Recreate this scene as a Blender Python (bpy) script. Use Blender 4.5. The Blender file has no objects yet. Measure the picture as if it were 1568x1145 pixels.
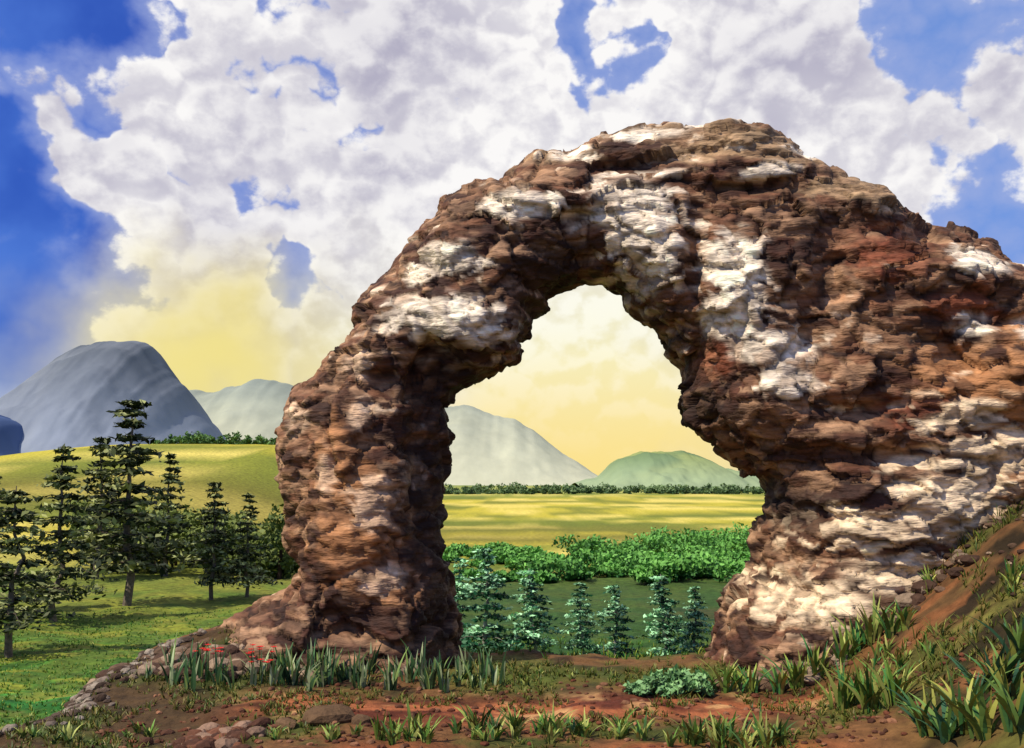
import bpy, math, time
import numpy as np
from mathutils import Vector
T0 = time.time()
# ------------------------------------------------------------------ helpers
rng = np.random.default_rng(7)
F = 1524.0           # focal length in image pixels (35 mm lens on 36 mm sensor, 1568 wide)
CAMZ = 4.25
PITCH = math.atan(163/1524)
D = 24.4             # distance of the arch plane

def px_to_plane(u, v, dist):
    """image pixel coordinate -> metres on the vertical plane y=dist"""
    a = (u-784)/F; b = -(v-572)/F  # u, v are image pixel coordinates
    cy, cz = math.cos(PITCH)-b*math.sin(PITCH), math.sin(PITCH)+b*math.cos(PITCH)
    k = dist/cy
    return a*k, CAMZ+cz*k

def lin(r, g, b, k=1.0):
    f = lambda c: (c/12.92 if c <= 0.04045 else ((c+0.055)/1.055)**2.4)
    return np.array([f(r/255)*k, f(g/255)*k, f(b/255)*k])

def sst(a, b, x):
    t = np.clip((x-a)/(b-a), 0, 1)
    return t*t*(3-2*t)

def hsh(i, j, k, s=0):
    n = (i*73856093) ^ (j*19349663) ^ (k*83492791) ^ (s*26544357)
    n = n & 0xffffffff
    n = ((n ^ (n >> 13))*1274126177) & 0xffffffff
    n = n ^ (n >> 16)
    n = (n*668265263) & 0xffffffff
    n = n ^ (n >> 15)
    return (n & 0xffffff)/float(0xffffff)

def vnoise(p, s=0):
    i = np.floor(p).astype(np.int64); f = p-i
    f = f*f*(3-2*f)
    r = 0
    for a in (0, 1):
        for b in (0, 1):
            for c in (0, 1):
                w = (f[:, 0] if a else 1-f[:, 0])*(f[:, 1] if b else 1-f[:, 1])*(f[:, 2] if c else 1-f[:, 2])
                r = r+w*hsh(i[:, 0]+a, i[:, 1]+b, i[:, 2]+c, s)
    return r*2-1

def fbm(p, o=4, s=0):
    r = 0; a = 1; t = 0
    for k in range(o):
        r = r+a*vnoise(p*(2.03**k)+k*13.7, s+k); t += a; a *= 0.5
    return r/t

def voro(p, s=0):
    i = np.floor(p).astype(np.int64)
    f1 = np.full(len(p), 9.0); f2 = np.full(len(p), 9.0); cid = np.zeros(len(p))
    g1 = np.zeros((len(p), 3))
    for a in (-1, 0, 1):
        for b in (-1, 0, 1):
            for c in (-1, 0, 1):
                x, y, z = i[:, 0]+a, i[:, 1]+b, i[:, 2]+c
                q = np.stack([x+hsh(x, y, z, s+1), y+hsh(x, y, z, s+2), z+hsh(x, y, z, s+3)], 1)-p
                d = np.sqrt((q*q).sum(1))
                m = d < f1
                f2 = np.where(m, f1, np.minimum(f2, d))
                cid = np.where(m, hsh(x, y, z, s+4), cid)
                g1[m] = -q[m]
                f1 = np.where(m, d, f1)
    return f1, f2, cid, g1

def mk(name, V, Fc, col=None, mats=(), midx=None, smooth=False, link=True):
    """V (n,3); Fc list of arrays (m,k)"""
    if not isinstance(Fc, (list, tuple)): Fc = [Fc]
    me = bpy.data.meshes.new(name)
    me.vertices.add(len(V)); me.vertices.foreach_set('co', np.asarray(V, dtype=np.float32).ravel())
    nl = sum(f.size for f in Fc); npol = sum(len(f) for f in Fc)
    me.loops.add(nl); me.polygons.add(npol)
    me.loops.foreach_set('vertex_index', np.concatenate([f.ravel() for f in Fc]).astype(np.int32))
    tot = np.concatenate([np.full(len(f), f.shape[1]) for f in Fc])
    st = np.concatenate([[0], np.cumsum(tot)[:-1]])
    me.polygons.foreach_set('loop_start', st.astype(np.int32))
    try: me.polygons.foreach_set('loop_total', tot.astype(np.int32))
    except Exception: pass
    if midx is not None: me.polygons.foreach_set('material_index', np.asarray(midx, dtype=np.int32))
    me.update(calc_edges=True); me.validate()
    me.polygons.foreach_set('use_smooth', np.full(len(me.polygons), smooth))
    if col is not None:
        at = me.color_attributes.new('Col', 'FLOAT_COLOR', 'POINT')
        c4 = np.ones((len(V), 4), dtype=np.float32); c4[:, :3] = np.clip(col, 0, 1)
        at.data.foreach_set('color', c4.ravel())
    for m in mats: me.materials.append(m)
    ob = bpy.data.objects.new(name, me)
    if link: bpy.context.scene.collection.objects.link(ob)
    return ob

# ------------------------------------------------------------------ materials
def mat(name, nscale=6.0, var=0.35, bscale=12.0, bdist=0.03, bstr=0.6, rough=0.9, detail=4, spec=0.2, aniso=None):
    m = bpy.data.materials.new(name); m.use_nodes = True
    nt = m.node_tree; N = nt.nodes; L = nt.links
    b = N['Principled BSDF']; b.inputs['Roughness'].default_value = rough
    b.inputs['Specular IOR Level'].default_value = spec
    at = N.new('ShaderNodeAttribute'); at.attribute_name = 'Col'; csrc = at.outputs['Color']
    if var > 0:
        tc = N.new('ShaderNodeTexCoord'); vec = tc.outputs['Object']
        if aniso:
            mp = N.new('ShaderNodeMapping'); mp.inputs['Scale'].default_value = aniso
            L.new(vec, mp.inputs['Vector']); vec = mp.outputs[0]
        no = N.new('ShaderNodeTexNoise'); no.inputs['Scale'].default_value = nscale; no.inputs['Detail'].default_value = detail
        no.inputs['Roughness'].default_value = 0.65
        L.new(vec, no.inputs['Vector'])
        mr = N.new('ShaderNodeMapRange'); mr.inputs[1].default_value = 0.3; mr.inputs[2].default_value = 0.7
        mr.inputs[3].default_value = 1-var; mr.inputs[4].default_value = 1+var
        L.new(no.outputs[0], mr.inputs[0])
        mx = N.new('ShaderNodeVectorMath'); mx.operation = 'SCALE'
        L.new(csrc, mx.inputs[0]); L.new(mr.outputs[0], mx.inputs['Scale'])
        csrc = mx.outputs[0]
    L.new(csrc, b.inputs['Base Color'])
    if bstr > 0:
        n2 = N.new('ShaderNodeTexNoise'); n2.inputs['Scale'].default_value = bscale; n2.inputs['Detail'].default_value = 3
        L.new(vec, n2.inputs['Vector'])
        bp = N.new('ShaderNodeBump'); bp.inputs['Strength'].default_value = bstr; bp.inputs['Distance'].default_value = bdist
        L.new(n2.outputs[0], bp.inputs['Height']); L.new(bp.outputs[0], b.inputs['Normal'])
    return m

M_rock = mat('weathered_rock', 3.2, 0.42, 5.0, 0.07, 0.8, 0.75, aniso=(0.7, 1, 2.6), spec=0.25, detail=5)
M_ground = mat('ground_soil', 2.5, 0.42, 7.0, 0.08, 0.8, 0.95)
M_stone = mat('loose_stone', 8.0, 0.3, 14.0, 0.04, 0.7, 0.9)
M_leaf = mat('leaf', 2.0, 0, 10, 0, 0, 0.6)
M_grass = mat('grass_blade', 3.0, 0, 10, 0, 0, 0.45)
M_bark = mat('bark', 10.0, 0.5, 20, 0.02, 0.0, 0.95)
M_mtn = mat('far_mountain', 0.012, 0.12, 0.03, 8.0, 0.1, 1.0, spec=0.0, aniso=(1.6, 1.0, 0.6))
M_petal = mat('petal', 5.0, 0, 10, 0, 0, 0.5)

# ------------------------------------------------------------------ terrain
def gh(x, y, fine=True):
    x = np.asarray(x, float); y = np.asarray(y, float)
    h = np.zeros(np.broadcast(x, y).shape)
    back = sst(25.0, 29.5, y)
    left = sst(-8.2, -10.6, x+0.25*np.sin(y*0.9)) * sst(5, 12, y)
    h = h-1.6*np.maximum(back, left*0.8)
    rise = 4.7*sst(4.9, 13.5, x)+0.3*np.maximum(x-13.5, 0)
    h = h+rise*(1-sst(27, 44, y))*(1-0.5*sst(60, 200, x))*(sst(-30, 5, y))
    h = h+0.9*np.exp(-(((x+6.4)/1.9)**2+((y-24.2)/2.2)**2))
    hill = 12.0*np.exp(-((y-172)/62)**2)*sst(-12, -38, x)*(1-0.45*sst(-62, -110, x))
    h = h+hill
    if fine:
        p = np.stack([np.ravel(x), np.ravel(y), np.zeros(h.size)], 1)
        near = np.ravel(1-sst(60, 140, y))
        n = 0.22*fbm(p*0.35, 3, 5)+(0.10+0.06*np.ravel(sst(8, 11, x)))*fbm(p*1.5, 4, 9)*near
        n = n+np.ravel(sst(100, 400, np.abs(y)))*1.0*fbm(p*0.02, 3, 11)
        h = h+n.reshape(h.shape)
    return h

def spaced(a, b, lo, hi, n_out, step):
    mid = np.arange(lo, hi, step)
    g = np.geomspace(1, abs(b-hi)+1, n_out)-1
    g2 = np.geomspace(1, abs(lo-a)+1, n_out)-1
    return np.concatenate([(lo-g2[1:])[::-1], mid, hi+g])
xs = spaced(-3500, 3500, -16, 16, 75, 0.11)
ys = spaced(-60, 4500, 14, 42, 90, 0.12)
X, Y = np.meshgrid(xs, ys)
Z = gh(X, Y)
P = np.stack([X.ravel(), Y.ravel(), Z.ravel()], 1)
pn = P*np.array([1, 1, 0])
x, y = P[:, 0], P[:, 1]
def mixc(c, c2, w): return c*(1-w[:, None])+c2*w[:, None]
G = 0.80
n1 = fbm(pn*0.5, 4, 20); n2 = fbm(pn*1.3, 4, 30); n3 = fbm(pn*np.array([0.5, 1.8, 0]), 4, 40)
c = np.tile(lin(120, 84, 50, G), (len(P), 1))
c = mixc(c, lin(60, 42, 27, G), sst(0.0, 0.25, n2))
c = mixc(c, lin(96, 96, 40, G), sst(-0.02, 0.22, n1)*0.85)
band = np.exp(-((y-19.4-0.05*x-0.8*n1)/1.25)**4)*sst(-7.0, -4, x)*(1-sst(5.5, 8.0, x))
c = mixc(c, mixc(mixc(np.tile(lin(172, 100, 62, G), (len(P), 1)), lin(104, 50, 34, G), sst(-0.1, 0.12, n3)), lin(198, 148, 96, G), sst(0.12, 0.3, n2)), band*0.95)
c = mixc(c, lin(162, 84, 50, G), np.exp(-((y-15.9)/0.7)**2)*sst(-4, -2, x)*(1-sst(4, 6, x))*0.85)
verge = np.exp(-((y-22.2)/1.2)**2)*sst(-0.35, 0.0, n1)
c = mixc(c, lin(84, 98, 36, G), verge*0.85)
c = mixc(c, lin(74, 82, 34, G), sst(-0.1, 0.2, n2)*np.exp(-((y-17.2)/0.9)**2)*0.9)
c = mixc(c, mixc(np.tile(lin(70, 56, 34, G), (len(P), 1)), lin(62, 74, 30, G), sst(-0.1, 0.2, n1)), sst(-4.4, -6.0, x)*(y < 24)*0.8)
sl = sst(5.5, 8.5, x)*(y < 48)
slc = np.tile(lin(98, 72, 42, G), (len(P), 1))
slc = mixc(slc, lin(80, 86, 36, G), sst(-0.15, 0.1, n1)*0.85)
slc = mixc(slc, lin(142, 90, 52, G), sst(0.02, .22, n3)*0.85)
slc = mixc(slc, lin(48, 38, 22, G), sst(0.0, .2, n2))
slc = mixc(slc, lin(130, 126, 58, G), sst(0.1, .3, -n3)*0.7)
c = mixc(c, slc, sl*0.95)
md = sst(-8.8, -10.0, x+0.4*n2)*sst(4, 10, y)
mc = np.tile(lin(92, 136, 40, G), (len(P), 1))
mc = mixc(mc, lin(48, 146, 54, G*1.1), sst(0.0, 0.25, n1))
mc = mixc(mc, lin(152, 162, 54, G), sst(0.0, 0.25, n3))
mc = mixc(mc, lin(44, 86, 34, G), sst(0.0, 0.25, -n3)*0.7)
mc = mixc(mc, lin(112, 98, 50, G), sst(0.1, 0.35, n2)*0.5)
mc = mixc(mc, lin(152, 154, 58, G), sst(30, 48, y)*0.6)
c = mixc(c, mc, md)
bk = sst(25.6, 27.5, y)
c = mixc(c, mixc(mc*0.8, lin(88, 112, 38, G), sst(0.0, 0.4, n1)), bk*(1-sl))
c = mixc(c, lin(32, 74, 34, G), sst(31, 36, y)*(1-sst(60, 75, y))*sst(-10, -4, x)*0.75)
n4 = fbm(pn*np.array([0.02, 0.06, 0]), 4, 60); n5 = fbm(pn*np.array([0.07, 0.2, 0]), 5, 66)
fc = np.tile(lin(206, 192, 62, G*0.95), (len(P), 1))
fc = mixc(fc, lin(132, 142, 46, G), sst(-0.1, 0.2, n4))
fc = mixc(fc, lin(244, 222, 112, G), sst(0.02, 0.25, n5)*0.8)
fc = mixc(fc, lin(108, 122, 40, G), sst(0.02, 0.25, -n5)*0.75)
fc = mixc(fc, lin(124, 114, 42, G), np.exp(-((y-108-20*n4)/14)**2)*0.7)
far = sst(52, 85, y+6*n1)
c = mixc(c, fc, far)
c = mixc(c, lin(126, 150, 78, G), sst(300, 500, y)*0.7)
nx, ny = len(xs), len(ys)
I = np.arange(nx*ny).reshape(ny, nx)
Q = np.stack([I[:-1, :-1], I[:-1, 1:], I[1:, 1:], I[1:, :-1]], -1).reshape(-1, 4)
ground = mk('ground', P, Q, c, [M_ground], smooth=True)

# ------------------------------------------------------------------ rock arch
outer = [(200,1120),(245,1040),(290,985),(345,945),(400,908),(436,890),(446,868),(440,830),(430,770),(424,700),(432,640),(448,600),(500,562),
 (528,520),(550,462),(600,410),(632,358),(672,299),(722,290),(765,268),(815,229),(860,235),(900,220),(960,210),(1030,196),(1100,198),
 (1150,212),(1200,235),(1240,262),(1310,300),(1380,342),(1440,355),(1490,378),(1540,408),(1590,440),(1640,500),(1655,570),(1640,640),(1610,720),
 (1580,780),(1540,830),(1505,870),(1470,910),(1450,1000),(1450,1120),
 (1078,1120),(1075,1000),(1086,940),(1104,902),(1148,868),(1160,820),(1178,765),(1172,736),(1126,714),(1095,692),(1048,652),
 (1038,600),(1042,560),(1014,532),(980,495),(946,452),(918,436),(885,433),(850,453),(820,488),(816,520),(800,556),(760,580),(700,604),
 (690,650),(685,720),(680,780),(685,850),(697,900),(703,960),(716,1010),(740,1120)]
poly = np.array([px_to_plane(u, v, D) for u, v in outer])
h = 0.06
x0, x1, z0, z1, yy0, yy1 = poly[:, 0].min()-0.4, poly[:, 0].max()+0.4, poly[:, 1].min()+0.05, poly[:, 1].max()+0.4, -3.9, 3.9
gx = np.arange(x0, x1, h); gz = np.arange(z0, z1, h); gy = np.arange(yy0, yy1, h)
A, B = np.meshgrid(gx, gz, indexing='ij')
pts = np.stack([A.ravel(), B.ravel()], 1)
dist = np.full(len(pts), 1e9); inside = np.zeros(len(pts), bool)
for k in range(len(poly)):
    a, b = poly[k], poly[(k+1) % len(poly)]
    e = b-a; w = pts-a
    t = np.clip((w@e)/(e@e), 0, 1)
    q = w-t[:, None]*e
    dist = np.minimum(dist, np.sqrt((q*q).sum(1)))
    cnd = ((a[1] > pts[:, 1]) != (b[1] > pts[:, 1]))
    with np.errstate(divide='ignore', invalid='ignore'):
        xi = (b[0]-a[0])*(pts[:, 1]-a[1])/(b[1]-a[1])+a[0]
    inside ^= cnd & (pts[:, 0] < xi)
d2 = np.where(inside, dist, -dist)
p3 = np.stack([pts[:, 0], pts[:, 1], np.zeros(len(pts))], 1)
d2 = (d2-0.07+0.05*fbm(p3*1.4, 3, 77)).reshape(A.shape)
R = 1.35+0.3*sst(2, 8, A)
T = 1.9+1.0*sst(2, 9, A)+0.4*sst(3.5, 0, B)
yc = 0.5*fbm(p3*0.3, 2, 80).reshape(A.shape)+0.7*sst(6, 11, A)*sst(5, 1, B)
a_ = np.maximum(1-d2/R, 0)
f = 1-np.sqrt((a_**2)[:, :, None]+(((gy[None, None, :]-yc[:, :, None])/T[:, :, None]))**2)
f = np.transpose(f, (0, 2, 1)).astype(np.float32)   # x,y,z

def surfnet(f, org, h):
    s = f > 0; n = f.shape; cs = (n[0]-1, n[1]-1, n[2]-1)
    acc = np.zeros(cs+(3,), np.float32); cnt = np.zeros(cs, np.float32)
    cor = [(i, j, k) for i in (0, 1) for j in (0, 1) for k in (0, 1)]
    sl = lambda c: tuple(slice(c[q], c[q]+cs[q]) for q in range(3))
    for a in cor:
        for ax in range(3):
            if a[ax]: continue
            b = list(a); b[ax] = 1
            fa, fb = f[sl(a)], f[sl(b)]
            m = (fa > 0) != (fb > 0)
            t = fa[m]/(fa[m]-fb[m])
            v = np.tile(np.array(a, np.float32), (len(t), 1)); v[:, ax] += t
            acc[m] += v; cnt[m] += 1
    m = cnt > 0
    ids = np.full(cs, -1, np.int64); ids[m] = np.arange(m.sum())
    base = np.argwhere(m)
    V = (base+acc[m]/cnt[m][:, None])*h+np.array(org)
    faces = []
    for ax in range(3):
        u, v = (ax+1) % 3, (ax+2) % 3
        s1 = np.take(s, range(0, n[ax]-1), ax); s2 = np.take(s, range(1, n[ax]), ax)
        e = np.argwhere(s1 != s2)
        ok = (e[:, u] > 0) & (e[:, v] > 0) & (e[:, u] < n[u]-1) & (e[:, v] < n[v]-1)
        e = e[ok]
        def cid(du, dv):
            q = e.copy(); q[:, u] += du; q[:, v] += dv
            return ids[q[:, 0], q[:, 1], q[:, 2]]
        fq = np.stack([cid(-1, -1), cid(0, -1), cid(0, 0), cid(-1, 0)], 1)
        fl = ~s1[e[:, 0], e[:, 1], e[:, 2]]
        fq[fl] = fq[fl][:, ::-1]
        faces.append(fq)
    return V, np.concatenate(faces)
V, Fq = surfnet(f, (gx[0], gy[0]+D, gz[0]), h)
print('t arch net', time.time()-T0)
def normals(V, Fq, smooth=0):
    nrm = np.cross(V[Fq[:, 2]]-V[Fq[:, 0]], V[Fq[:, 3]]-V[Fq[:, 1]])
    N = np.zeros_like(V)
    for k in range(4):
        for q in range(3):
            N[:, q] += np.bincount(Fq[:, k], nrm[:, q], minlength=len(V))
    N = N/np.maximum(np.linalg.norm(N, axis=1), 1e-9)[:, None]
    for it in range(smooth):
        fm = N[Fq].mean(1); N2 = np.zeros_like(V)
        for k in range(4):
            for q in range(3):
                N2[:, q] += np.bincount(Fq[:, k], fm[:, q], minlength=len(V))
        N = N2/np.maximum(np.linalg.norm(N2, axis=1), 1e-9)[:, None]
    return N
def gau(V, u, v, ru, rv):
    cx, cz = px_to_plane(u, v, D)
    s = D/F
    return np.exp(-(((V[:, 0]-cx)/(ru*s))**2+((V[:, 2]-cz)/(rv*s))**2))
N = normals(V, Fq, 3)
front = sst(0.1, 0.6, -N[:, 1])
disp = 0.20*fbm(V*0.45, 3, 1)
for (u, v, ru, rv, a) in [(672,575,34,36,-0.9),(665,700,26,120,-0.45),(930,285,50,16,-0.3),(1130,325,60,14,-0.4),(1340,385,90,20,-0.6),(1190,540,26,40,-0.4),
      (1395,560,50,40,-0.5),(1250,640,50,22,-0.5),(1225,440,26,60,-0.5),(1040,420,16,80,-0.35),(600,590,22,26,-0.35),(540,930,60,30,-0.4),(1290,700,60,14,-0.5),(1480,510,60,12,-0.4),
      (700,505,75,45,0.35),(960,390,70,80,0.2),(1092,470,50,80,0.3),(1380,800,110,80,0.3),(1160,600,60,40,0.35),(580,800,50,90,0.25),
      (1480,590,70,60,0.3),(1120,250,90,22,0.25),(1320,450,60,30,0.25),(700,420,60,40,0.2),(840,345,80,18,0.2),(480,700,24,90,-0.25)]:
    disp = disp+a*gau(V, u, v, ru, rv)*front
V = V+N*disp[:, None]
Ns = normals(V, Fq, 8)
low = fbm(V*0.7, 2, 70)
bed = sst(5.2, 6.6, V[:, 0]+0.8*low)*sst(6.4, 5.0, V[:, 2]+0.6*low)     # bedded lower right leg
cap = sst(10.2, 11.0, V[:, 2]+0.5*low)                    # bedded crest
bed = np.maximum(bed, cap) > 0.5
def voro2(p, sa, sb, s):
    A_ = voro(p*np.array(sa), s); B_ = voro(p*np.array(sb), s+20)
    f1 = np.where(bed, B_[0], A_[0]); f2 = np.where(bed, B_[1], A_[1]); cc = np.where(bed, B_[2], A_[2])
    return f1, f2, cc, np.where(bed[:, None], B_[3], A_[3])
warpv = np.stack([fbm(V*0.8, 3, 3), fbm(V*0.8, 3, 4), fbm(V*0.8, 3, 6)], 1)
wp = V+0.75*warpv
f1, f2, c1, g1 = voro2(wp, (0.8, 0.75, 1.05), (0.55, 0.6, 1.7), 10)
til = np.stack([c1*2-1, (c1*7.31 % 1)*2-1, (c1*3.77 % 1)*2-1], 1)
ledge = fbm((V+0.3*warpv)*np.array([0.45, 0.45, 2.4]), 4, 120)
blk = (til*g1).sum(1)*0.20-0.05*np.exp(-((f2-f1)/0.07)**2)+0.12*(c1-0.5)+0.18*ledge
V = V+Ns*blk[:, None]
wp2 = V+0.22*np.stack([fbm(V*2.2, 3, 13), fbm(V*2.2, 3, 14), fbm(V*2.2, 3, 16)], 1)
e1, e2, c2, g2 = voro2(wp2, (1.9, 2.2, 3.7), (1.3, 1.9, 4.8), 50)
til2 = np.stack([c2*2-1, (c2*5.31 % 1)*2-1, (c2*9.77 % 1)*2-1], 1)
blk2 = (til2*g2).sum(1)*0.09-0.025*np.exp(-((e2-e1)/0.12)**2)+0.04*(c2-0.5)+0.025*fbm(V*4, 2, 90)
V = V+Ns*blk2[:, None]
N = normals(V, Fq)
# colours
K = 0.88
c3 = (c2*3.3+c1*1.7) % 1
c4 = (c2*11.3) % 1
nb = fbm(V*0.8, 3, 33); ns = fbm((V+0.2*warpv)*np.array([1.2, 1.2, 6]), 3, 44)
C = np.tile(lin(132, 89, 62, K), (len(V), 1))
C = mixc(C, lin(94, 57, 40, K), sst(-0.15, 0.2, nb))
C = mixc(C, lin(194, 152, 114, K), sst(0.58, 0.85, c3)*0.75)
C = mixc(C, lin(56, 35, 27, K), (1-sst(0.08, 0.38, c3))*0.86)
C = mixc(C, lin(174, 134, 98, K), sst(0.05, 0.3, ns)*0.5)
C = mixc(C, lin(56, 36, 26, K), sst(0.05, 0.3, -ns)*0.6)
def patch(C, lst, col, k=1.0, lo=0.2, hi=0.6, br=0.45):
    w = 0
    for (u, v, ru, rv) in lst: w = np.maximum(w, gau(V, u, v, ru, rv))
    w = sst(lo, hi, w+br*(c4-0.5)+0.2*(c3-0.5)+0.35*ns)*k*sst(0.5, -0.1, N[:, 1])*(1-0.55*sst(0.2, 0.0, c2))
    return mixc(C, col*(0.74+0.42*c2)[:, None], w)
C = patch(C, [(1290,430,60,40),(1400,500,60,30),(1340,640,50,40),(1550,600,60,40),(1080,560,30,24)], lin(156, 86, 56, K), 0.65)
C = patch(C, [(560,790,60,110),(600,880,60,40),(1400,590,80,40),(1480,650,90,50),(1490,760,50,60),(530,700,30,60),(1500,540,50,40)], lin(206, 144, 92, K), 0.65)
C = patch(C, [(1130,265,140,30),(1270,330,80,30),(1000,230,120,18),(860,265,60,20)], lin(190, 158, 118, K), 0.65)
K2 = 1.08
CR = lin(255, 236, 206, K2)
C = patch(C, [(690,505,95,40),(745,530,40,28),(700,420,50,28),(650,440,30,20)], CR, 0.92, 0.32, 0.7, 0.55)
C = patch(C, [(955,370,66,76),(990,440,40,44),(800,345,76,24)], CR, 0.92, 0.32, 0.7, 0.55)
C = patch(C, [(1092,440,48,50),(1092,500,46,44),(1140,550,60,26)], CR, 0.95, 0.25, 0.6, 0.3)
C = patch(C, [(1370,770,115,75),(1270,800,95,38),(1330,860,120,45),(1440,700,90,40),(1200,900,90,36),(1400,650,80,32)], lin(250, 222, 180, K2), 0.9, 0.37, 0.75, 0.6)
C = patch(C, [(1420,440,56,26),(1500,540,46,28),(1410,525,32,22),(1160,600,46,30),(1540,440,36,22),(970,235,80,16),(1085,215,90,14),(1140,305,60,14),(1190,600,30,20),(870,268,46,16),(1540,640,40,30),(1280,260,40,12),(1200,270,60,12)], CR, 0.9, 0.4, 0.8)  # highlights on crest and right side painted into the rock as cream
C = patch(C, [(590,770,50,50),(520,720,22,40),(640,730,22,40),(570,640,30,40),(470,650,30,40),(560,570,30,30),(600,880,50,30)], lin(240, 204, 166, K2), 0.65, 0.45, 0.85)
C = C*(1-0.45*np.exp(-((f2-f1)/0.05)**2))[:, None]
C = C*(1-0.38*np.exp(-((e2-e1)/0.08)**2))[:, None]
inner_shade = gau(V, 668, 780, 42, 280)*sst(0.0, 0.45, N[:, 0])
inner_shade = np.maximum(inner_shade, gau(V, 700, 600, 60, 50))
inner_shade = np.maximum(inner_shade, gau(V, 830, 460, 70, 90)*sst(0.0, 0.4, -N[:, 2]+0.4*N[:, 0]))
inner_shade = np.maximum(inner_shade, 0.9*gau(V, 1065, 630, 30, 30)); inner_shade = np.maximum(inner_shade, 0.9*gau(V, 1190, 770, 30, 40))
C = mixc(C, lin(46, 32, 26, K), np.clip(inner_shade*1.1, 0, 0.85))  # shade of the opening's reveals and underside darkened into the rock colour
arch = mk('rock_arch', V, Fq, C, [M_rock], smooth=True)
print('t arch', time.time()-T0)

# ------------------------------------------------------------------ stones
import bmesh
bm = bmesh.new(); bmesh.ops.create_icosphere(bm, subdivisions=2, radius=1)
icoV = np.array([v.co[:] for v in bm.verts]); icoF = np.array([[v.index for v in f_.verts] for f_ in bm.faces]); bm.free()
def stones(name, items, seed, cols):
    r = np.random.default_rng(seed); VV = []; FF = []; CC = []; o = 0
    vars_ = []
    for k in range(16):
        v = icoV.copy(); off = r.uniform(0, 100, 3)
        a, b_, cc, _ = voro(v*1.1+off, 3)
        vars_.append(v*(0.75+0.5*a[:, None]))
    P_ = np.array(items); zz_ = gh(P_[:, 0], P_[:, 1])
    for (sx, sy, s), zg in zip(items, zz_):
        v = vars_[r.integers(16)]*np.array([r.uniform(.9, 1.5), r.uniform(.7, 1.2), r.uniform(.5, .85)])*s
        an = r.uniform(0, 6.28); ca, sa = math.cos(an), math.sin(an)
        v = np.stack([v[:, 0]*ca-v[:, 1]*sa, v[:, 0]*sa+v[:, 1]*ca, v[:, 2]], 1)
        v = v+np.array([sx, sy, zg+0.15*s])
        VV.append(v); FF.append(icoF+o); o += len(v)
        CC.append(np.tile(cols[r.integers(len(cols))]*r.uniform(.7, 1.2), (len(v), 1)))
    return mk(name, np.concatenate(VV), np.concatenate(FF), np.concatenate(CC), [M_stone])
K = 0.72
it = []
for k in range(560):
    t = rng.uniform(0, 1)
    yv = 15.5+t*8.5
    it.append((-8.75-0.25*math.sin(yv*0.9)+rng.normal(0, 0.3)+max(0, (yv-21.5))*0.5, yv, rng.uniform(0.03, 0.13)))
stones('rubble_stones', it, 1, [lin(138, 122, 106, K), lin(100, 82, 68, K), lin(78, 60, 46, K), lin(165, 150, 130, K)])
it = [(rng.normal(-6.6, 1.1), rng.normal(22.2, 0.5), rng.uniform(0.06, 0.26)) for _ in range(150)]
it += [(rng.uniform(4.2, 9.5), rng.normal(21.3, 0.35), rng.uniform(0.06, 0.24)) for _ in range(90)]
it += [(rng.uniform(9, 12.5), rng.uniform(17, 22.5), rng.uniform(0.03, 0.12)) for _ in range(120)]
stones('fallen_rocks', it, 2, [lin(120, 94, 72, K), lin(82, 60, 46, K), lin(166, 142, 116, K)])
it = [(-4.9+rng.normal(0, .4), 17.2+rng.normal(0, .35), rng.uniform(.05, .2)) for _ in range(80)]
stones('foreground_rocks', it, 3, [lin(132, 86, 62, K), lin(90, 58, 42, K), lin(160, 128, 104, K)])
it = [(-3.2, 18.0, 0.42), (-3.9, 17.7, 0.2), (-2.6, 17.8, 0.16)]
stones('low_boulder', it, 4, [lin(112, 86, 60, K)])
it = [(rng.uniform(-7, 8), rng.uniform(16, 21.5), rng.uniform(.02, .07)) for _ in range(900)]
stones('pebbles', it, 5, [lin(150, 105, 75, K), lin(95, 60, 42, K), lin(120, 70, 48, K)])

# ------------------------------------------------------------------ leaves / plants
def quads(cen, size, r, flat=0.0, elong=1.6):
    n = len(cen)
    a = r.normal(size=(n, 3)); a[:, 2] *= (1-flat); a /= np.linalg.norm(a, axis=1)[:, None]
    b = r.normal(size=(n, 3)); b[:, 2] *= (1-flat)
    b -= (a*b).sum(1)[:, None]*a; b /= np.linalg.norm(b, axis=1)[:, None]
    s = (size*r.uniform(.6, 1.3, n))[:, None]
    a = a*s*elong*0.5; b = b*s*0.5
    V = np.stack([cen-a, cen+b*0.8-a*0.1, cen+a, cen-b*0.8-a*0.1], 1).reshape(-1, 3)
    return V, np.arange(n*4).reshape(n, 4)

def tube(p, rad, n=6):
    p = np.array(p); V = []
    for k in range(len(p)):
        t = p[min(k+1, len(p)-1)]-p[max(k-1, 0)]; t = t/np.linalg.norm(t)
        u = np.cross(t, [0.3, 1, 0.2]); u /= np.linalg.norm(u); w = np.cross(t, u)
        for j in range(n):
            an = 2*math.pi*j/n
            V.append(p[k]+rad[k]*(math.cos(an)*u+math.sin(an)*w))
    Fc = []
    for k in range(len(p)-1):
        for j in range(n):
            Fc.append([k*n+j, k*n+(j+1) % n, (k+1)*n+(j+1) % n, (k+1)*n+j])
    return np.array(V), np.array(Fc)

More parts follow.
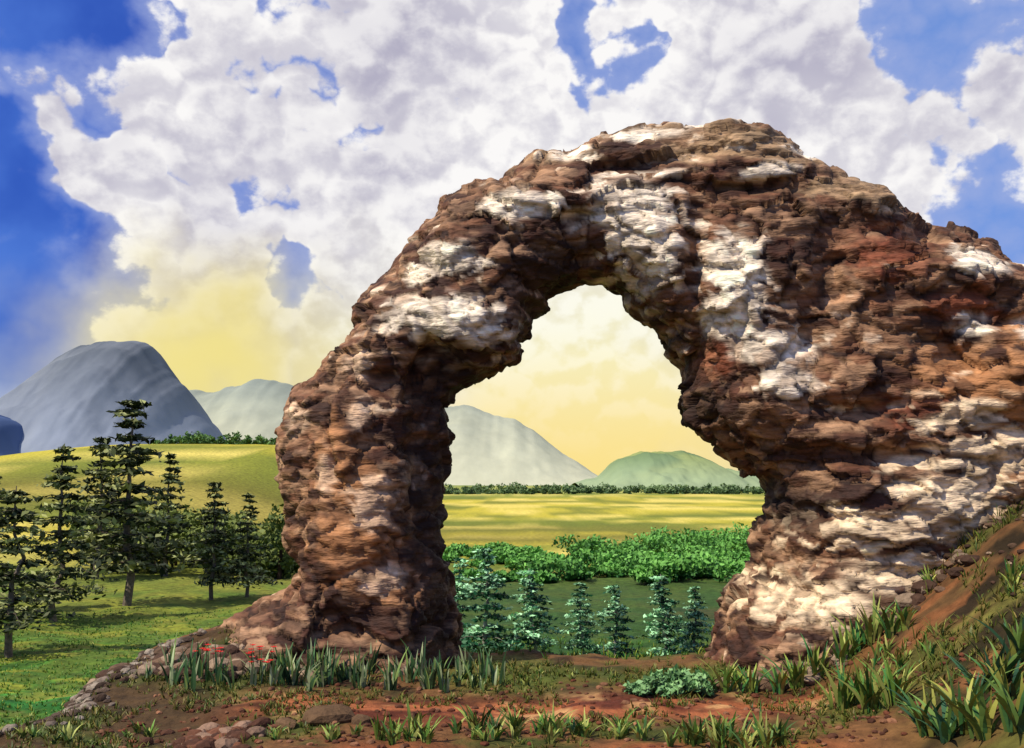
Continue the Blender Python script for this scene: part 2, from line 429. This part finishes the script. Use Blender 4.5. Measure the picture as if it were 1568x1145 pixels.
def pine_mesh(name, H, seed, dark, light, spread=0.24, bark=(140, 126, 110), step=1.0, litp=0.6, z0=0.16):
    r = np.random.default_rng(seed)
    VV = []; FF = []; CC = []; MM = []; o = 0
    def add(v, f_, c_, m):
        nonlocal o
        VV.append(v); FF.append(f_+o); CC.append(np.broadcast_to(c_, v.shape)); MM.append(np.full(len(f_), m)); o += len(v)
    ks = np.linspace(0, 1, 8)
    bend = r.normal(0, 0.014*H, (8, 2)); bend[0] = 0
    tp = np.stack([bend[:, 0], bend[:, 1], ks*H*0.98], 1); tp[0, 2] = -0.4
    tr = 0.020*H*(1-ks*0.92)+0.004
    v, f_ = tube(tp, tr, 8); add(v, f_, lin(*bark, 0.6), 1)
    z = z0*H
    while z < 0.985*H:
        k = z/H
        L0 = H*spread*(1-k)**0.8*(0.55+0.65*r.random())+0.03*H
        nb_ = r.integers(4, 7) if k < 0.85 else 4
        a0 = r.uniform(0, 6.28)
        ctr = np.array([np.interp(z, tp[:, 2], tp[:, 0]), np.interp(z, tp[:, 2], tp[:, 1]), z])
        for q in range(nb_):
            if r.random() < 0.14: continue
            an = a0+q*6.283/nb_+r.normal(0, .25); L = L0*r.uniform(.5, 1.15)
            dr = np.array([math.cos(an), math.sin(an), 0])
            up = 0.10 if k < 0.6 else 0.35
            b0 = ctr+np.array([0, 0, r.normal(0, .008*H)]); b1 = b0+dr*L*0.5+np.array([0, 0, up*L*0.3]); b2 = b0+dr*L+np.array([0, 0, up*L*0.3-0.16*L])
            v, f_ = tube([b0, b1, b2], [0.004*H, 0.003*H, 0.001*H], 4); add(v, f_, lin(*bark, 0.3), 1)
            ncl = max(2, int(L/(0.036*H)))
            tone = r.random()
            for t in np.linspace(0.3, 1.0, ncl):
                pc = (b0*(1-t)**2+2*b1*t*(1-t)+b2*t*t)
                w = L*0.18*(1.15-0.6*abs(t-0.55))+0.008*H
                nq = 16
                cc = pc+r.normal(size=(nq, 3))*np.array([w, w, w*0.28])-np.array([0, 0, w*0.2])
                v, f_ = quads(cc, 0.025*H, r, 0.5, 1.9)
                hz = np.clip((cc[:, 2]-pc[2])/(w*0.28)*0.30+litp*tone*tone+0.35*t*t*r.random(nq), 0, 1)  # clump tops and branch tips coloured paler as painted highlights
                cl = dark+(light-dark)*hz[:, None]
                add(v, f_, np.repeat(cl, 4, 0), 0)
        z += H*r.uniform(0.060, 0.090)*(1.2-0.6*k)*step
    ob = mk(name, np.concatenate(VV), np.concatenate(FF), np.concatenate(CC), [M_leaf, M_bark], np.concatenate(MM), link=False)
    return ob.data
olD, olL = lin(36, 48, 22, 0.9), lin(184, 190, 118, 0.9)
bgD, bgL = lin(20, 78, 48, 0.9), lin(184, 242, 186, 1.0)
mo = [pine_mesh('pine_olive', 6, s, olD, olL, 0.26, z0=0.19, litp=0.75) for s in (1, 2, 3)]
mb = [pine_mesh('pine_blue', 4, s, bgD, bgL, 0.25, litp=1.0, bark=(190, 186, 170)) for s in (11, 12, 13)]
cnt_p = 0
def place(me, H0, u, vtop, dist, sx=1.0):
    """stand a pine on the ground at image column u and distance dist, its top at image row vtop"""
    global cnt_p
    x_, zt = px_to_plane(u, vtop, dist)
    zb = float(gh(np.array([x_]), np.array([dist]))[0])
    s = (zt-zb)/H0
    ob = bpy.data.objects.new('pine_tree' if cnt_p == 0 else 'pine_tree.%03d' % cnt_p, me)
    ob.location = (x_, dist, zb); ob.scale = (s*sx, s*sx, s); ob.rotation_euler[2] = rng.uniform(0, 6.28)
    bpy.context.scene.collection.objects.link(ob); cnt_p += 1
for i, (u, vt, d_, sx) in enumerate([(205,606,47,1.1),(98,684,42,1.05),(28,738,34,1.15),(330,734,50,1.0),(382,756,51,1.0),(-15,715,44,1.1),
        (158,665,58,1.05),(262,695,60,1.0)]):
    place(mo[i % 3], 6, u, vt, d_, sx)
for i, (u, vt, d_, sx) in enumerate([(742,834,30.8,1.15),(815,866,30.4,1.15),(888,890,30.6,1.1),(940,892,30.4,1.1),(1015,876,31.4,1.15),(1064,896,30.8,1.1),
        (705,850,32.5,1.0)]):
    place(mb[i % 3], 4, u, vt, d_, sx)

def clump_mass(name, blobs, leaf, per, seed, dark, light, trunks=True):
    r = np.random.default_rng(seed); VV = []; FF = []; CC = []; MM = []; o = 0
    for (bx, by, bz, rx, rz) in blobs:
        k = 9
        sub = r.normal(size=(k, 3)); sub /= np.linalg.norm(sub, axis=1)[:, None]; sub[:, 2] = sub[:, 2]*0.8+0.1
        sub = sub*np.array([rx, rx, rz])*r.uniform(.35, .9, (k, 1))+np.array([bx, by, bz+rz])
        tone = r.random(k)*0.6+0.5*(r.random()-0.5)
        n = per//k
        for q in range(k):
            dd = r.normal(size=(n, 3)); dd /= np.linalg.norm(dd, axis=1)[:, None]
            rr = r.uniform(.4, 1.1, (n, 1))*0.42
            cc = sub[q]+dd*rr*np.array([rx, rx, rz])
            v, f_ = quads(cc, leaf, r, 0.0, 1.5)
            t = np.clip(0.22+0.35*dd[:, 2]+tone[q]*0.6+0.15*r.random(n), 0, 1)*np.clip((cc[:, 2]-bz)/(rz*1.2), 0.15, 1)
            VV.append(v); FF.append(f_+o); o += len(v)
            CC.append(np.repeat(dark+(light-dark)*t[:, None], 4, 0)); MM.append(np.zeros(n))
        if trunks:
            v, f_ = tube([(bx, by, bz-0.5), (bx, by, bz+rz*0.5), (bx+0.1, by, bz+rz)], [0.08*rz, 0.06*rz, 0.03*rz], 5)
            VV.append(v); FF.append(f_+o); o += len(v); CC.append(np.tile(lin(70, 55, 42, .5), (len(v), 1))); MM.append(np.ones(len(f_)))
    return mk(name, np.concatenate(VV), np.concatenate(FF), np.concatenate(CC), [M_leaf, M_bark], np.concatenate(MM))
g = lambda a, b: float(gh(np.array([a]), np.array([b]))[0])
bl = []
for k in range(120):
    by = 57+27*rng.uniform(0, 1); bx = rng.uniform(-0.08, 0.33)*by
    R_ = rng.uniform(0.8, 1.9)*(0.65+0.40*(by-56)/28)*(0.6+0.5*min(1, max(0, (bx/by-0.0)/0.05)))
    bl.append((bx, by, g(bx, by)-0.2, R_*1.3, R_*0.66))
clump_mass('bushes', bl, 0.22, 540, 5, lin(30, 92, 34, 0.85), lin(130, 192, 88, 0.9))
bl = []
for k in range(60):
    by = rng.uniform(60, 78); bx = rng.uniform(-0.42, -0.2)*by
    R_ = rng.uniform(1.0, 2.0)
    bl.append((bx, by, g(bx, by)-0.2, R_, R_*rng.uniform(0.9, 1.25)))
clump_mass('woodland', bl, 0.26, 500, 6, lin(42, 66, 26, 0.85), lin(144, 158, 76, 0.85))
bl = []
for k in range(260):
    by = rng.uniform(400, 440); bx = rng.uniform(-0.1, 0.36)*by
    R_ = rng.uniform(0.9, 3.0)*rng.uniform(.7, 1); bl.append((bx, by, g(bx, by)-0.5, R_*1.2, R_))
clump_mass('distant_trees', bl, 0.8, 110, 7, lin(52, 86, 52, 0.85), lin(130, 156, 100, 0.85), False)
bl = []
for k in range(100):
    by = rng.uniform(165, 190); bx = rng.uniform(-0.36, -0.2)*by
    R_ = rng.uniform(0.5, 1.5)*rng.uniform(.6, 1); bl.append((bx, by, g(bx, by)-0.3, R_*1.1, R_))
clump_mass('hilltop_trees', bl, 0.4, 140, 8, lin(40, 80, 38, 0.85), lin(116, 156, 80, 0.85), False)
bl = []
for (u, v, R_) in [(1000,1050,.36),(1040,1035,.42),(1065,1045,.3),(975,1058,.25),(1020,1060,.28),(1035,1020,.3)]:
    by = 20.6-(v-1045)*0.02; bx = (u-784)/F*by
    bl.append((bx, by, g(bx, by)-0.08, R_, R_*0.8))
clump_mass('shrub', bl, 0.10, 420, 9, lin(40, 90, 46, 0.85), lin(160, 206, 134, 0.88))
print('t trees', time.time()-T0)

# grass
def blades(name, tufts, seed, cols, seg=5):
    r = np.random.default_rng(seed); VV = []; FF = []; CC = []; o = 0
    TA = np.array([(q[0], q[1]) for q in tufts]); ZG = gh(TA[:, 0], TA[:, 1])
    m_ = seg+1
    F_ = np.array([[i, i+m_, i+m_+1, i+1] for i in range(seg)])
    t = np.linspace(0, 1, seg+1)[:, None]
    for (tx, ty, n, H, w, sp), z0_ in zip(tufts, ZG):
        tuft_tone = r.uniform(.75, 1.2)
        for q in range(n):
            an = r.uniform(0, 6.28); dr = np.array([math.cos(an), math.sin(an), 0]); sd = np.array([-dr[1], dr[0], 0])
            if r.random() < .5: sd = np.array([1, 0, 0])*0.9+sd*0.1
            L = H*r.uniform(.45, 1.1); lean = sp*r.uniform(.1, 1)
            base = np.array([tx, ty, z0_-0.03])+dr*r.uniform(0, .14)*H+sd*r.normal(0, .06)*H
            mid = base+dr*lean*L*(t**1.7)+np.array([0, 0, 1])*L*(t-0.32*lean*t**2.5)
            ww = w*r.uniform(.6, 1.2)*(0.55+0.9*t*(1-t)*2)*(1-t**3)+0.002
            V_ = np.concatenate([mid-sd*ww, mid+sd*ww])
            cb = cols[r.integers(len(cols))]*r.uniform(.75, 1.2)*tuft_tone
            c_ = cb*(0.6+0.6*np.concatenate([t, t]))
            VV.append(V_); FF.append(F_+o); CC.append(c_); o += len(V_)
    return mk(name, np.concatenate(VV), np.concatenate(FF), np.concatenate(CC), [M_grass])
def at(u, v, lim=26):
    """ground position under image pixel: march the sight line to the terrain"""
    dd = np.arange(12, lim, 0.05)
    a_ = (u-784)/F; b_ = -(v-572)/F
    k_ = dd/(math.cos(PITCH)-b_*math.sin(PITCH))
    xx = a_*k_; zz = CAMZ+(math.sin(PITCH)+b_*math.cos(PITCH))*k_
    below = np.nonzero(zz < gh(xx, dd))[0]
    i = below[0] if len(below) else len(dd)-1
    return float(xx[i]), float(dd[i])
ya = [lin(146, 164, 72, .82), lin(104, 144, 58, .82), lin(184, 190, 98, .82), lin(76, 116, 56, .82)]
dk = [lin(84, 122, 72, .8), lin(128, 152, 80, .8), lin(58, 92, 52, .8), lin(172, 186, 132, .8)]
tf = []
for u in np.concatenate([np.arange(250, 500, 10), np.arange(440, 760, 6)]):
    a_, b_ = at(u+rng.normal(0, 9), 1042+rng.normal(0, 9)); tf.append((a_, b_, int(rng.integers(4, 14)), rng.uniform(.35, .95), .032, rng.uniform(.3, .7)))
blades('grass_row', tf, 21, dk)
tf = []
for (u0, u1, v, n, H) in [(580,670,1128,10,.55),(690,760,1122,8,.5),(780,870,1126,10,.55),(880,990,1128,9,.5),(1020,1110,1134,11,.6),(1120,1200,1138,9,.55),(400,560,1132,6,.35),(700,960,1040,10,.22),
        (30,260,1125,10,.3)]:
    for k in range(n):
        a_, b_ = at(rng.uniform(u0, u1), v+rng.normal(0, 7)); tf.append((a_, b_, int(rng.integers(8, 16)), H*rng.uniform(.5, 1.15), .030, .9))
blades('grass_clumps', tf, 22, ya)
tf = []
for (u, v, n, H) in [(1215,1005,10,.8),(1232,1012,10,.7),(1250,1005,12,.9),(1290,1000,10,.85),(1312,990,12,.9),(1335,985,14,1.0),(1365,975,10,.8),(1385,965,8,.7),(1110,1058,12,.75),(1150,1062,12,.7),(1195,1062,10,.65),(1130,1050,9,.55),
                     (1290,1085,14,.9),(1330,1090,18,1.05),(1372,1078,14,.9),(1310,1075,9,.75),(1350,1085,12,.9),(1085,1050,8,.5)]:
    a_, b_ = at(u, v, 20.9); tf.append((a_, b_, n+8, H*1.05, .040, .85))
for k in range(34):
    tf.append((rng.uniform(6.5, 12.8), rng.uniform(17, 21.8), int(rng.integers(6, 14)), rng.uniform(.25, .55), .028, .9))
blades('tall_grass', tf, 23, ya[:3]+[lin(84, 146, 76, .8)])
tf = []
for (u, v, n, H) in [(1420,1125,14,.9),(1480,1120,18,1.2),(1530,1050,16,1.0),(1560,1010,14,.9),(1560,1120,16,1.1),(1505,1060,10,.75),(1450,1135,12,.75),(1545,1075,12,.8),(1510,1130,12,.8)]:
    a_, b_ = at(u, v, 20.5); tf.append((a_, b_, n+8, H, .048, 1.0))
blades('agave_grass', tf, 24, [lin(88, 138, 76, .8), lin(124, 156, 76, .8), lin(62, 100, 70, .8), lin(160, 160, 72, .8)])
tf = []
NC = 8500
cand = np.stack([rng.uniform(-9, 14, NC), rng.uniform(15.2, 24, NC), np.zeros(NC)], 1)
cn = fbm(cand*0.5, 4, 20)
for k in range(NC):
    a_, b_, _ = cand[k]
    if cn[k] > 0.0 or (a_ > 6.5 and cn[k] > -0.2) or (abs(b_-22.2) < 0.8 and cn[k] > -.3) or (a_ < -5.5 and cn[k] > -0.2):
        big = a_ > 7 and rng.random() < 0.3
        tf.append((a_, b_, 5, rng.uniform(.06, .22)*(1.8 if big else 1), .013, .9))
blades('short_grass', tf, 25, [lin(114, 124, 48, .78), lin(84, 104, 42, .78), lin(142, 128, 64, .78)], 3)
tf = []
for k in range(3600):
    b_ = rng.uniform(17, 46); a_ = -9.6-rng.uniform(0, 1)**0.8*(b_*0.53-9.6+1)
    tf.append((a_, b_, 5, rng.uniform(.07, .18), .013, .8))
for k in range(1300):
    tf.append((rng.uniform(-5, 9), rng.uniform(24.5, 38), 5, rng.uniform(.12, .3), .014, .7))
blades('meadow_grass', tf, 26, [lin(104, 150, 50, .8), lin(72, 132, 50, .8), lin(162, 170, 66, .8)], 3)

# red flowers
VV = []; FF = []; CC = []; o = 0
r = np.random.default_rng(31)
for k in range(28):
    u = r.choice([318, 330, 388, 400, 415])+r.normal(0, 7)
    a_, b_ = at(u, 1044+r.normal(0, 5)); a_ += r.normal(0, .08); hh = r.uniform(.38, .75)
    z_ = g(a_, b_)
    v, f_ = tube([(a_, b_, z_-0.02), (a_+.02, b_, z_+hh*.5), (a_, b_-.03, z_+hh)], [.008, .007, .005], 4)
    VV.append(v); FF.append(f_+o); o += len(v); CC.append(np.tile(lin(60, 100, 40, .6), (len(v), 1)))
    for p_ in range(7):
        an = p_*0.9; dd = np.array([math.cos(an), math.sin(an), 0.35]); sd = np.array([-math.sin(an), math.cos(an), 0])
        c0 = np.array([a_, b_-.03, z_+hh])
        v = np.array([c0, c0+dd*.045+sd*.025, c0+dd*.08, c0+dd*.045-sd*.025])
        VV.append(v); FF.append(np.array([[0, 1, 2, 3]])+o); o += 4; CC.append(np.tile(lin(215, 44, 36, .85), (4, 1)))
mk('red_flowers', np.concatenate(VV), np.concatenate(FF), np.concatenate(CC), [M_petal])

# ------------------------------------------------------------------ mountains
def mountain(name, prof, dist_, depth, col1, col2, seed, amp=1.0, painted_haze=None, mtop=0.6):
    pr = np.array([px_to_plane(u, v, dist_) for u, v in prof])
    n_ = 200; m_ = 80
    gx_ = np.linspace(pr[0, 0], pr[-1, 0], n_); gy_ = np.linspace(-1, 1, m_)
    X_, Y_ = np.meshgrid(gx_, gy_)
    pz = np.interp(X_, pr[:, 0], pr[:, 1])
    ker = np.hanning(7); ker /= ker.sum()
    top = np.convolve(np.pad(pz[0], 3, mode='edge'), ker, 'valid')
    top = top+0.03*depth*fbm(np.stack([gx_/depth*9, gx_*0, gx_*0], 1), 4, seed+30)
    q = np.stack([X_.ravel()/depth*3, Y_.ravel()*3, np.zeros(X_.size)], 1)
    nz = fbm(q, 5, seed).reshape(X_.shape)
    rid = (1-np.abs(fbm(q*1.7, 4, seed+9))*2).reshape(X_.shape)
    env = np.clip(1-np.abs(Y_)**1.5, 0, 1)
    Zz = -6+(top[None, :]+6)*env+amp*depth*(0.06*nz+0.10*(rid-1)*(1-env**3))*np.minimum(1, env*3)*np.clip((top[None, :])/40, 0, 1)
    V_ = np.stack([X_.ravel(), (dist_+Y_*depth).ravel(), Zz.ravel()], 1)
    I_ = np.arange(n_*m_).reshape(m_, n_)
    Q_ = np.stack([I_[:-1, :-1], I_[:-1, 1:], I_[1:, 1:], I_[1:, :-1]], -1).reshape(-1, 4)
    w = sst(-.25, .3, (nz+0.5*(rid-.5)).ravel())
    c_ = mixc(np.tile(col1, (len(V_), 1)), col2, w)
    if painted_haze is not None:
        c_ = mixc(c_, painted_haze, sst(mtop, 0.0, Zz.ravel()/max(top))*0.85)  # aerial haze painted into the vertex colours, paler toward the base
    return mk(name, V_, Q_, c_, [M_mtn], smooth=True)
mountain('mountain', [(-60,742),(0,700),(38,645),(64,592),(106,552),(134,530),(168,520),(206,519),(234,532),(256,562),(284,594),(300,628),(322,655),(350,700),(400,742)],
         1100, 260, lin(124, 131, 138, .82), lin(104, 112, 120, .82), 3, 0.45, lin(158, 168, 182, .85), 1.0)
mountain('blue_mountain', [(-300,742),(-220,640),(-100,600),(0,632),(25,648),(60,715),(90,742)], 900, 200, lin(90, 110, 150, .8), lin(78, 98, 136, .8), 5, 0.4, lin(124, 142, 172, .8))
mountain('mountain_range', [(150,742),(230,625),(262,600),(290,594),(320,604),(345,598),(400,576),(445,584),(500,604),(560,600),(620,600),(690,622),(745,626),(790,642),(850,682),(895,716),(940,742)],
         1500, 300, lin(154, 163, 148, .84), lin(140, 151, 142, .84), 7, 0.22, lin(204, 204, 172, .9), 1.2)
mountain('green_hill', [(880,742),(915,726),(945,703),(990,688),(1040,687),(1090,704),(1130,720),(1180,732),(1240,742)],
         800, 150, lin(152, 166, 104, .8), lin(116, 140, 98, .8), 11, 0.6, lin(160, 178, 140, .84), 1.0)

# ------------------------------------------------------------------ light
sd = Vector((-0.84, -0.54, 0.0)).normalized()
EL = math.radians(50)
sdir = Vector((sd.x*math.cos(EL), sd.y*math.cos(EL), math.sin(EL)))
sun = bpy.data.lights.new('sun', 'SUN'); sun.energy = 4.8; sun.angle = math.radians(0.8); sun.color = (1, .90, .76)
so = bpy.data.objects.new('sun', sun); so.rotation_euler = sdir.to_track_quat('Z', 'Y').to_euler()
bpy.context.scene.collection.objects.link(so)

w = bpy.data.worlds.new('World'); bpy.context.scene.world = w; w.use_nodes = True
try:
    w.cycles.sampling_method = 'MANUAL'; w.cycles.sample_map_resolution = 256
except Exception as e: print(e)
nt = w.node_tree; NN = nt.nodes; LL = nt.links
bg = NN['Background']; bg.inputs['Strength'].default_value = 0.1
def nd(t, **k):
    n = NN.new(t)
    for a, b in k.items(): setattr(n, a, b)
    return n
def put(sock, val):
    if isinstance(val, bpy.types.NodeSocket): LL.new(val, sock)
    else: sock.default_value = val
def mth(op, a, b=0.0, c_=None, clamp=False):
    n = nd('ShaderNodeMath', operation=op, use_clamp=clamp); put(n.inputs[0], a); put(n.inputs[1], b)
    if c_ is not None: put(n.inputs[2], c_)
    return n.outputs[0]
def vm(op, a, b=None, s=None):
    n = nd('ShaderNodeVectorMath', operation=op); put(n.inputs[0], a)
    if b is not None: put(n.inputs[1], b)
    if s is not None: put(n.inputs['Scale'], s)
    return n.outputs['Value'] if op in ('DISTANCE', 'LENGTH', 'DOT_PRODUCT') else n.outputs[0]
def mr(v, a, b, c_, d_, smooth=True):
    n = nd('ShaderNodeMapRange'); n.interpolation_type = 'SMOOTHSTEP' if smooth else 'LINEAR'
    for i, q in enumerate((v, a, b, c_, d_)): put(n.inputs[i], q)
    return n.outputs[0]
def mixn(fac, a, b):
    n = nd('ShaderNodeMix', data_type='RGBA'); put(n.inputs['Factor'], fac); put(n.inputs[6], a); put(n.inputs[7], b)
    return n.outputs[2]
sky = nd('ShaderNodeTexSky', sky_type='NISHITA', sun_disc=False)
sky.sun_elevation = EL; sky.sun_rotation = math.atan2(sdir.x, sdir.y)
tc = nd('ShaderNodeTexCoord')
dirv = tc.outputs['Generated']
def dvec(u, v):
    x_, z_ = px_to_plane(u, v, 1.0); q = Vector((x_, 1.0, z_-CAMZ)).normalized()
    return (q.x, q.y, q.z)
nw = nd('ShaderNodeTexNoise'); nw.inputs['Scale'].default_value = 11; nw.inputs['Detail'].default_value = 4
LL.new(dirv, nw.inputs['Vector'])
warp = vm('SUBTRACT', nw.outputs['Color'], (.5, .5, .5))
def density(vec):
    s = vm('MULTIPLY', vec, (1.0, 1.0, 1.3))
    n = nd('ShaderNodeTexNoise'); n.inputs['Scale'].default_value = 5.0; n.inputs['Detail'].default_value = 7; n.inputs['Roughness'].default_value = 0.62
    LL.new(s, n.inputs['Vector'])
    v1 = nd('ShaderNodeTexVoronoi', feature='F1'); v1.inputs['Scale'].default_value = 28
    LL.new(vm('ADD', s, vm('SCALE', warp, s=0.12)), v1.inputs['Vector'])
    a = mth('MULTIPLY', mth('SUBTRACT', n.outputs[0], 0.5), 3.1)
    d1 = v1.outputs['Distance']
    a = mth('ADD', a, mth('MULTIPLY', mth('SUBTRACT', 0.4, mth('MULTIPLY', d1, d1)), 0.62))
    return a
dA = density(dirv)
dB = density(vm('ADD', dirv, (-0.009, 0.0, 0.016)))
hv = vm('ADD', dirv, vm('SCALE', warp, s=0.18))
holes = [(-10,20,160,1.2),(140,-10,100,.6),(-70,330,120,1.0),(10,230,50,.6),(70,450,110,.8),(-30,560,130,.7),(478,425,62,.95),(410,445,50,.5),(905,98,82,1.0),(880,20,50,.5),
         (1540,20,150,.7),(1400,-20,110,.55),(1570,350,95,.8),(420,0,80,.5),(620,0,60,.45),(540,215,50,.5),(395,285,40,.4),(250,260,40,.35),(640,330,30,.2)]
hs = 0.0
for (u, v, r_, a) in holes:
    d_ = vm('DISTANCE', hv, dvec(u, v))
    hs = mth('ADD', hs, mr(d_, r_/F*1.7, 0.0, 0.0, a*1.35))
sep = nd('ShaderNodeSeparateXYZ'); LL.new(dirv, sep.inputs[0])
cov = mr(sep.outputs['Y'], -0.2, 0.6, -0.45, 0.64)
den = mth('ADD', dA, mth('SUBTRACT', cov, hs))
alpha = mr(den, -0.06, 0.19, 0, 1)
veil = mr(den, -0.75, 0.15, 0.0, 0.65)
lit = mth('SUBTRACT', dA, dB)
sh = mr(lit, -0.36, 0.36, 0.0, 1.0)
edge = mr(den, 0.55, 0.05, 0.0, 0.22)
nl = nd('ShaderNodeTexNoise'); nl.inputs['Scale'].default_value = 4.6; nl.inputs['Detail'].default_value = 3
LL.new(dirv, nl.inputs['Vector'])
big = mr(nl.outputs[0], 0.32, 0.64, 0.0, 0.50)
sh2 = mth('ADD', mth('ADD', mth('MULTIPLY', sh, 0.64), edge), big, clamp=True)
c10 = lambda r_, g_, b_: (*[float(q)*10 for q in lin(r_, g_, b_)], 1)
ccol = mixn(sh2, c10(176, 173, 194), c10(251, 249, 248))
skt = vm('MULTIPLY', sky.outputs[0], (0.34, 0.60, 1.15))
skb = mixn(mr(nw.outputs[0], 0.3, 0.7, 0.0, 1.0), c10(34, 72, 190), c10(76, 118, 222))
skc = mixn(mr(sep.outputs['X'], -0.5, 0.5, 0.6, 0.75), skt, mixn(mr(sep.outputs['X'], -0.45, 0.4, 0.0, 1.0), skb, c10(124, 160, 230)))
colr = mixn(veil, skc, c10(164, 178, 224))
colr = mixn(alpha, colr, ccol)
wsum = 0.0
dw = vm('MULTIPLY', vm('ADD', dirv, vm('SCALE', warp, s=0.14)), (1, 1, 1.4))
for (u, v, r_, a) in [(320,550,260,.78),(200,600,200,.5),(900,640,420,1.0),(920,520,300,.6),(560,620,350,.75)]:
    d_ = vm('DISTANCE', dw, tuple(np.array(dvec(u, v))*np.array([1, 1, 1.4])))
    wsum = mth('MAXIMUM', wsum, mr(d_, r_/F*1.2, 0.0, 0.0, a*1.25))
wsum = mth('MINIMUM', wsum, 1.0)
zz = mr(sep.outputs['Z'], 0.0, 0.17, 0.0, 1.0)
wn = mixn(mr(lit, -0.2, 0.2, 0.0, 1.0), c10(246, 240, 196), c10(254, 252, 228))
wcol = mixn(zz, c10(252, 226, 142), wn)
wcol = mixn(mr(sep.outputs['X'], -0.1, -0.28, 0.0, 1.0), wcol, c10(242, 226, 142))
haze = mr(sep.outputs['Z'], 0.16, 0.0, 0.0, 0.65)
colr = mixn(haze, colr, c10(196, 206, 214))
colr = mixn(wsum, colr, wcol)
LL.new(colr, bg.inputs['Color'])

# ------------------------------------------------------------------ camera
cam = bpy.data.cameras.new('camera'); cam.lens = 35; cam.sensor_width = 36; cam.clip_end = 9000; cam.clip_start = 0.1
co = bpy.data.objects.new('camera', cam); co.location = (0, 0, CAMZ); co.rotation_euler = (math.pi/2+PITCH, 0, 0)
bpy.context.scene.collection.objects.link(co); bpy.context.scene.camera = co
sc_ = bpy.context.scene
sc_.view_settings.view_transform = 'Standard'; sc_.view_settings.look = 'None'; sc_.view_settings.exposure = 0
print('arch verts', len(V), 'ground', len(P), 't', time.time()-T0)
